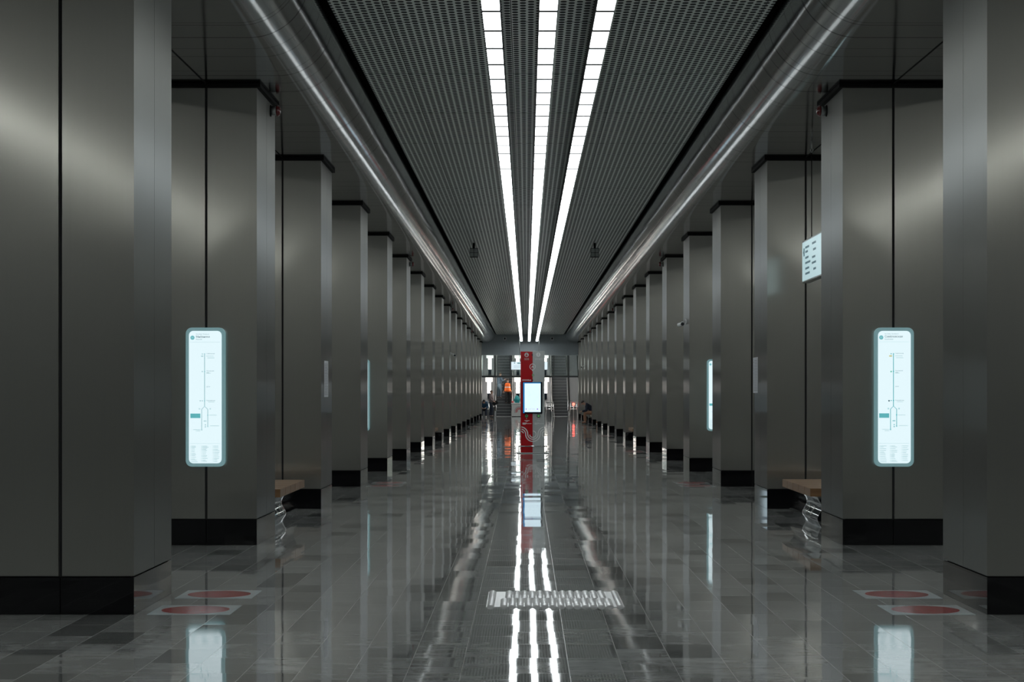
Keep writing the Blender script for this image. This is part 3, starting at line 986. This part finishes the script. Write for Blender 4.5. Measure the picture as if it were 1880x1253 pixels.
for x, nm in ((-1.4, 'left'), (.40, 'middle'), (2.2, 'right')):  # unseen lights, added to brighten the shaft, its walls and the riders
    t = thing('shaft_fill_light', 'unseen light line added to brighten the escalator shaft, %s' % nm, 'ceiling light', (x, 118.9, 5.5))
    MB().prism([(0, 0), (2.3, 0), (14, 11.7 * SL), (14, 11.7 * SL + .08), (2.3, .08), (0, .08)], -.20, .20, 'x').build('housing', M['housing'], t)
    MB().prism([(.02, -.012), (2.3, -.012), (13.98, 11.68 * SL - .012), (13.98, 11.68 * SL), (2.3, -.0005), (.02, -.0005)], -.18, .18, 'x').build('diffuser', M['shaft_fill_on'], t)

def esc_parts():
    parts = []
    NS = 30
    step = MB().box(-.5, .5, -.02, .36, -.035, 0).mesh('step', M['tread'])
    riser = MB().box(-.49, .49, .004, .35, -.21, -.0355).mesh('riser', M['riser'])
    for k in range(1, NS + 1):
        parts.append(('step', step, (0, .346 * (k - 1), .2 * k), riser))
    b = MB()
    parts.append(('comb_plate', MB().box(-.5, .5, -1.4, -.01, .0005, .012).mesh('comb_plate', M['inox']), (0, 0, 0)))
    L = .346 * NS
    for s in (-1, 1):
        x0, x1 = sorted((s * .505, s * .60))
        parts.append(('skirt', MB().prism([(-1.1, .012), (0, .012), (L, L * SL - .1), (L, L * SL + .5), (.05, .42), (-1.1, .34)], x0, x1, 'x').mesh('skirt', M['inox']), (0, 0, 0)))
        x0, x1 = sorted((s * .53, s * .545))
        parts.append(('balustrade_panel', MB().prism([(-.9, .34), (.05, .42), (L, L * SL + .5), (L, L * SL + 1.05), (.1, .97), (-.7, .95), (-.9, .8)], x0, x1, 'x').mesh('balustrade_panel', M['inox']), (0, 0, 0)))
        pts = [(s * .538, y, z) for y, z in ((-.72, .32), (-.93, .42), (-1.0, .65), (-.93, .88), (-.72, .98), (-.3, .98), (.1, 1.0), (.5, 1.18), (L, L * SL + 1.08 - .1))]
        parts.append(('handrail', MB().tube(pts, .04, 8).mesh('handrail', M['rubber']), (0, 0, 0)))
    return parts
EP = esc_parts()
for x, lab in ((-1.48, 'dark stepped escalator on the left, carrying two people'), (.40, 'dark stepped escalator in the middle, behind the kiosk'), (2.26, 'empty dark stepped escalator on the right of the kiosk')):
    t = thing('escalator', lab, 'escalator', (x, EY, 0), group='escalators at the far end')
    for e in EP:
        o = link(e[0], e[1], t); o.location = e[2]
        if len(e) > 3:
            link('riser', e[3], o)
# sloping decks with lamps
for x, lab in ((-2.42, 'sloping steel deck left of the left escalator'), (-.54, 'sloping steel deck between left and middle escalators'), (1.33, 'sloping steel deck between middle and right escalators'), (3.22, 'sloping steel deck right of the right escalator')):
    h = .20
    lo, hi = x - .30, x + .30
    if x < -2: lo = -2.97
    b = MB().prism([(-.3, .001), (10.2, 10.2 * SL - .3), (10.2, 10.2 * SL + .52), (.35, .66), (-.3, .62)], lo, hi, 'x')
    o = b.build('escalator_deck', M['deck']); o.location = (0, EY, 0)
    tag(o, lab, 'deck', 'decks beside the escalators')
for x, nm in ((-2.48, 'left of the left escalator'), (-.56, 'left of the kiosk'), (1.29, 'right of the kiosk')):
    for yo, wh in ((1.15, 'lower'), (3.95, 'upper'), (6.75, 'topmost')):
        zb = .66 + (yo - .35) * (10.2 * SL + .52 - .66) / (10.2 - .35) - .004
        t = thing('lamp_post', '%s glowing white lamp post on the deck %s' % (wh, nm), 'lamp', (x, EY + yo, zb + .05), group='lamp posts on the escalator decks')
        MB().box(-.10, .10, -.08, .08, 0, .36).build('base', M['bezel'], t)
        MB().box(-.115, .115, -.09, .09, .361, 1.12).build('glowing_shaft', M['lamp_on'], t, .02)
        MB().box(-.24, .24, -.10, .10, 1.121, 1.46).build('glowing_head', M['head_on'], t, .02)

# info counter and the things on it
t = thing('info_counter', 'white counter with red and grey wave bands left behind the kiosk', 'counter', (-.33, 122.7, 0))
MB().box(-.62, .62, 0, .5, .03, .86).build('body', M['desk'], t, .01)
MB().box(-.66, .66, -.04, .54, .861, .9).build('worktop', M['white'], t, .006)
MB().box(-.6, .6, .02, .48, .0005, .03).build('toe_kick', M['black'], t)
for r_, mm in ((.30, 'wave_grey'), (.22, 'wave_red'), (.14, 'wave_red')):
    p = arc(-.12, .36, r_, 205, 0, 20)
    p += arc(-.12 + r_ + (.5 - r_), .36, .5 - r_, 180, 330, 16)[1:]
    MB().strip(p, .05, -.003, -.0005).build('wave_band', M[mm], t)
def lump(name, label, cat, loc, r, mat, seed):
    rnd_ = random.Random(seed)
    bm = bmesh.new()
    bmesh.ops.create_icosphere(bm, subdivisions=3, radius=1)
    for v in bm.verts:
        q = v.co.copy()
        f = 1 + .16 * math.sin(5 * q.x + seed) * math.sin(4 * q.y) + .12 * math.sin(7 * q.z + seed)
        v.co = Vector((q.x * r[0] * f, q.y * r[1] * f, max(-.72, q.z * f) * r[2]))
    for f in bm.faces: f.smooth = True
    me = bpy.data.meshes.new(name); bm.to_mesh(me); bm.free(); me.materials.append(mat)
    o = link(name, me); o.location = (loc[0], loc[1], loc[2] + .72 * r[2] + .001)
    return tag(o, label, cat)
lump('teal_jacket', 'teal jacket heaped on the white counter left of the kiosk', 'jacket', (-.60, 122.95, .901), (.19, .14, .26), M['teal'], 1)
lump('dark_bag', 'dark blue bag on the counter beside the teal jacket', 'bag', (-.25, 122.9, .901), (.10, .11, .17), M['navy'], 2)
lump('red_cloth', 'small red cloth lying on the left end of the counter', 'cloth', (-.885, 122.85, .901), (.07, .1, .07), M['redcloth'], 3)

# stainless barriers near the escalators
def barrier(x0, x1, y, label):
    t = thing('barrier', label, 'barrier', ((x0 + x1) / 2, y, 0), group='stainless barriers by the escalators')
    hw = (x1 - x0) / 2
    for sx in (-1, 1):
        MB().tube([(sx * (hw + .05), -.12, .001), (sx * (hw - .02), 0, .9)], .025, 8).build('leg', M['chrome'], t)
        MB().tube([(sx * (hw + .05), .16, .001), (sx * (hw - .02), .02, .9)], .02, 8).build('leg', M['chrome'], t)
    for z_ in (.9, .66, .5):
        MB().tube([(-hw, .01, z_), (hw, .01, z_)], .028, 8).build('rail', M['chrome'], t)
    MB().box(-hw - .02, hw + .02, -.05, .07, .93, .97).build('top_plate', M['inox'], t, .006)
    return t
barrier(1.32, 1.78, 122.7, 'stainless barrier just right of the kiosk')
barrier(2.88, 3.30, 122.8, 'stainless barrier right of the right escalator, with red light')
barrier(-2.84, -2.42, 122.9, 'stainless barrier left of the left escalator, behind the woman')
t = thing('signal_lamp', 'glowing red signal lamp on a post by the right barrier', 'signal lamp', (3.08, 122.3, 0))
MB().tube([(0, 0, .001), (0, 0, .74)], .025, 10).build('post', M['inox'], t)
MB().sphere((0, 0, .82), .085, 14, 10).build('red_light', M['red_on'], t)
sec_cam(3.62, 121.5, 3.05, -1, 'dark camera arm on the cream wall at the far right', (-.8, -.6, .3))

# ---------------------------------------------------------------- people
def skin_mesh(name, nodes, edges, mat, sub=2, root=0):
    me = bpy.data.meshes.new(name)
    me.from_pydata([n[0] for n in nodes], edges, [])
    o = bpy.data.objects.new(name, me)
    COL.objects.link(o)
    md = o.modifiers.new('skin', 'SKIN')
    md.use_smooth_shade = True
    for i, n in enumerate(nodes):
        r = n[1] if isinstance(n[1], tuple) else (n[1], n[1])
        me.skin_vertices[0].data[i].radius = r
    me.skin_vertices[0].data[root].use_root = True
    sb = o.modifiers.new('sub', 'SUBSURF'); sb.levels = sub; sb.render_levels = sub
    dg = bpy.context.evaluated_depsgraph_get()
    out = bpy.data.meshes.new_from_object(o.evaluated_get(dg))
    bpy.data.objects.remove(o)
    out.materials.clear(); out.materials.append(mat)
    for p in out.polygons: p.use_smooth = True
    return out

def person(label, loc, rz, J, top, legs, shoes, hair, sleeve_to='wrist', short=False, hat=None, vest=None, long_hair=False):
    """J: joints in local frame, facing +y. keys: pelvis spine chest neck head + side tuples sh el wr hp kn an toe"""
    t = thing('person', label, 'person', loc, rz)
    nodes, edges = [], []
    def N(p, r):
        nodes.append((tuple(p), r)); return len(nodes) - 1
    def E(a, b_): edges.append((a, b_))
    V = Vector
    pel = N(J['pelvis'], (.15, .11)); spi = N(J['spine'], (.135, .10)); che = N(J['chest'], (.15, .11)); nec = N(J['neck'], .06)
    E(pel, spi); E(spi, che); E(che, nec)
    hd = V(J['head']); up = (hd - V(J['neck'])).normalized(); fw = V(J['face']).normalized()
    h0 = N(hd - up * .055 + fw * .02, (.066, .072)); h1 = N(hd + up * .02, (.076, .092)); h2 = N(hd + up * .075, (.062, .072))
    E(nec, h0); E(h0, h1); E(h1, h2)
    ns = N(hd - up * .01 + fw * .105, .014); E(h1, ns)
    for s in (0, 1):
        sh, el, wr = V(J['sh'][s]), V(J['el'][s]), V(J['wr'][s])
        a = N(sh, .062); b_ = N(el, .042); c = N(wr, .029)
        E(che, a); E(a, b_); E(b_, c)
        d = (wr - el).normalized()
        side = d.cross(V((0, 0, 1)))
        side = side.normalized() if side.length > .05 else V((1, 0, 0))
        nrm = side.cross(d).normalized()
        pm = N(wr + d * .06, (.036, .018)); E(c, pm)
        for k, (o_, l_) in enumerate(((-.030, .062), (-.010, .072), (.010, .068), (.030, .054))):
            kb = wr + d * .095 + side * o_
            f0 = N(kb, .009); f1 = N(kb + d * l_ * .5 - nrm * .008, .0085); f2 = N(kb + d * l_ * .9 - nrm * .026, .007)
            E(pm, f0); E(f0, f1); E(f1, f2)
        sg = 1 if s == 0 else -1
        t0 = N(wr + d * .045 + side * .042 * sg, .011); t1 = N(wr + d * .085 + side * .06 * sg - nrm * .012, .009)
        E(pm, t0); E(t0, t1)
        hp, kn, an, to = V(J['hp'][s]), V(J['kn'][s]), V(J['an'][s]), V(J['toe'][s])
        a = N(hp, .085); md = N(hp.lerp(kn, .5), .075); b_ = N(kn, .055); cf = N(kn.lerp(an, .35), .056); c = N(an, .036); e = N(to, (.032, .025))
        E(pel, a); E(a, md); E(md, b_); E(b_, cf); E(cf, c); E(c, e)
    link('body', skin_mesh('body', nodes, edges, M['skin'], 1), t)
    # top: torso and sleeves
    nodes, edges = [], []
    ax = (V(J['spine']) - V(J['pelvis'])).normalized()
    pl = V(J['pelvis']) - ax * .03
    q = [N(pl - ax * .07, (.205, .165)), N(V(J['spine']) - ax * .02, (.195, .155)), N(J['chest'], (.205, .16)), N(V(J['chest']).lerp(V(J['neck']), .8), .095)]
    for i in range(3): E(q[i], q[i + 1])
    for s in (0, 1):
        sh, el, wr = V(J['sh'][s]), V(J['el'][s]), V(J['wr'][s])
        a = N(sh, .092); b_ = N(el, .07); E(q[2], a); E(a, b_)
        if sleeve_to == 'wrist':
            c = N(el.lerp(wr, .96), .052); E(b_, c)
    link('top', skin_mesh('top', nodes, edges, top, 1), t)
    nodes, edges = [], []
    p0 = N(J['pelvis'], (.185, .145)); p1 = N(V(J['pelvis']).lerp(V(J['spine']), .6), (.175, .14)); E(p0, p1)
    for s in (0, 1):
        hp, kn, an = V(J['hp'][s]), V(J['kn'][s]), V(J['an'][s])
        a = N(hp, .118); m_ = N(hp.lerp(kn, .5), .105); b_ = N(kn, .085); E(p0, a); E(a, m_); E(m_, b_)
        if not short:
            c = N(kn.lerp(an, .5), .078); d = N(kn.lerp(an, 1.0), .068); E(b_, c); E(c, d)
    link('trousers', skin_mesh('trousers', nodes, edges, legs, 1), t)
    for s in (0, 1):
        an, to = V(J['an'][s]), V(J['toe'][s])
        f = to - an; f.z = 0
        f = f.normalized() if f.length > .01 else V((0, 1, 0))
        base = V((an.x, an.y, min(an.z, to.z + .06)))
        zt = J['sole'][s] + .042
        nd = [((base.x - f.x * .05, base.y - f.y * .05, zt + .01), .042), ((base.x + f.x * .06, base.y + f.y * .06, zt + .004), .042), ((base.x + f.x * .17, base.y + f.y * .17, zt - .006), .036)]
        link('shoe', skin_mesh('shoe', nd, [(0, 1), (1, 2)], shoes, 1), t)
    # hair cap
    b = MB(); c = hd + up * .035 - fw * .012
    b.sphere((0, 0, 0), (.092, .105, .098), 16, 10)
    me = b.mesh('hair', hair)
    bm = bmesh.new(); bm.from_mesh(me)
    lim = -.02
    dead = [v for v in bm.verts if (v.co.y > .055 and v.co.z < .035) or v.co.z < (-.05 if not long_hair else -.08) or (v.co.y > .0 and v.co.z < -.0)]
    bmesh.ops.delete(bm, geom=dead, context='VERTS')
    geo = bm.faces[:]
    r = bmesh.ops.solidify(bm, geom=geo, thickness=.012)
    for f in bm.faces: f.smooth = True
    bm.to_mesh(me); bm.free()
    rt = up.cross(fw).normalized() * -1
    fw2 = rt.cross(up) * -1
    R = Matrix((fw.cross(up).normalized(), (up.cross(fw.cross(up))).normalized(), up)).transposed().to_4x4()
    me.transform(Matrix.Translation(c) @ R)
    link('hair', me, t)
    if vest:
        nodes, edges = [], []
        q = [N(pl - V((0, 0, .10)), (.245, .205)), N(pl + V((0, 0, .06)), (.24, .20)), N(V(J['spine']), (.235, .195)), N(V(J['chest']) - V((0, 0, .02)), (.24, .195)), N(V(J['chest']) + V((0, 0, .13)), (.215, .16))]
        for i in range(4): E(q[i], q[i + 1])
        v_ = link('vest', skin_mesh('vest', nodes, edges, vest, 2), t)
    return t

def stand(lean=0., step=.06, arms=None, h=1.0):
    J = {'pelvis': (0, 0, .93), 'spine': (0, .01 + lean * .3, 1.12), 'chest': (0, lean * .7, 1.32), 'neck': (0, lean, 1.49),
         'head': (0, .02 + lean * 1.2, 1.60), 'face': (0, 1, 0),
         'sh': [(.19, lean * .9, 1.40), (-.19, lean * .9, 1.40)], 'el': [(.24, -.03, 1.12), (-.24, -.03, 1.12)], 'wr': [(.25, .06, .89), (-.25, .06, .89)],
         'hp': [(.09, 0, .88), (-.09, 0, .88)], 'kn': [(.1, step + .02, .49), (-.1, -step + .02, .49)], 'an': [(.1, step - .02, .085), (-.1, -step - .02, .085)],
         'toe': [(.11, step + .12, .035), (-.11, -step + .12, .035)], 'sole': [0, 0]}
    if arms: J.update(arms)
    return J
# worker in orange vest, seen from behind, on the fourth step of the left escalator
YS4 = EY + .346 * 3.5
wk = person('person in orange hi-vis vest and black trousers climbing the left escalator', (-1.24, YS4 - .05, .801), 0, stand(.02, .05), M['blackcloth'], M['blackcloth'], M['shoe'], M['hair_dark'], vest=M['orange'])
wv = [c for c in wk.children if c.name.startswith('vest')][0]
def band(z, rx, ry, hgt):
    b = MB(); n = 24
    vs, fs = [], []
    for zz, k_ in ((z - hgt / 2, 1), (z + hgt / 2, 1)):
        for k in range(n):
            a = 2 * math.pi * k / n
            vs.append((rx * math.cos(a), .012 + ry * math.sin(a), zz))
    for k in range(n):
        fs.append((k, (k + 1) % n, n + (k + 1) % n, n + k))
    return b.add(vs, fs, True)
band(1.14, .222, .185, .055).build('reflective_band', M['reflect'], wv)
# man in blue-grey on a higher step, turned to the right
YS6 = EY + .346 * 5.5
person('person in blue-grey jacket and jeans riding the left escalator, raising a hand', (-1.80, YS6 - .05, 1.201), -math.pi / 2 + .5,
       stand(.03, .04, {'el': [(.27, .05, 1.15), (-.22, .08, 1.14)], 'wr': [(.22, .28, 1.25), (-.16, .32, 1.2)]}), M['bluegrey_cloth'], M['bluejeans'], M['shoe'], M['hair_brown'])
# woman with a black shoulder bag
wo = person('person in mauve jacket and jeans standing left with a black shoulder bag', (-2.24, 120.5, 0), -math.pi / 2 - .3,
            stand(.0, .09, {'el': [(.24, .04, 1.12), (-.24, .02, 1.12)], 'wr': [(.16, .22, 1.02), (-.14, .22, 1.0)], 'face': (0, 1, -.1)}), M['mauve'], M['jeans'], M['shoe'], M['hair_brown'], long_hair=True)
t = thing('shoulder_bag', 'black shoulder bag at the hip of the person in mauve jacket', 'bag', (-1.97, 120.4, .80))
bg = MB().prism(rrect(.36, .24, .07), -.06, .06, 'y').build('pouch', M['blackcloth'], t, 0); bg.rotation_euler = (0, -.5, 0); bg.location = (0, 0, .1)
MB().tube([(-.14, -.0, .13), (-.20, -.10, .40), (-.30, -.13, .58), (-.40, -.05, .66), (-.36, .10, .55), (-.2, .08, .3), (.1, .04, .22)], .012, 6).build('strap', M['blackcloth'], t)
# seated man, bent over, on the far right bench
sit = {'pelvis': (0, 0, .56), 'spine': (0, .10, .74), 'chest': (0, .27, .90), 'neck': (0, .42, .98), 'head': (0, .50, 1.02), 'face': (0, .75, -.65),
       'sh': [(.19, .33, .93), (-.19, .33, .93)], 'el': [(.22, .34, .64), (-.22, .34, .64)], 'wr': [(.10, .58, .60), (-.10, .58, .60)],
       'hp': [(.1, .03, .54), (-.1, .03, .54)], 'kn': [(.14, .43, .53), (-.14, .43, .53)], 'an': [(.13, .42, .09), (-.13, .40, .09)],
       'toe': [(.13, .57, .04), (-.13, .55, .04)], 'sole': [0, 0]}
person('person in navy sweater bent forward on the far right bench', (3.36, ycol(14) + 1.39 + 1.55, .03), math.pi / 2, sit, M['navy'], M['tan'], M['brown_shoe'], M['hair_dark'])
# seated person in blue, far left, mostly hidden by the last column
st2 = dict(sit)
t = thing('stool', 'low dark stool under the person in blue at the far left', 'stool', (-2.67, 119.5, 0))
MB().box(-.18, .18, -.18, .18, .40, .45).build('seat', M['blackcloth'], t, .01)
for sx in (-1, 1):
    for sy in (-1, 1):
        MB().tube([(sx * .15, sy * .15, .001), (sx * .13, sy * .13, .4)], .015, 8).build('leg', M['inox'], t)
person('person in blue jacket seated at the far left edge by the last column', (-2.67, 119.5, 0), -math.pi, st2, M['bluecloth'], M['jeans'], M['white_soft'], M['hair_dark'])
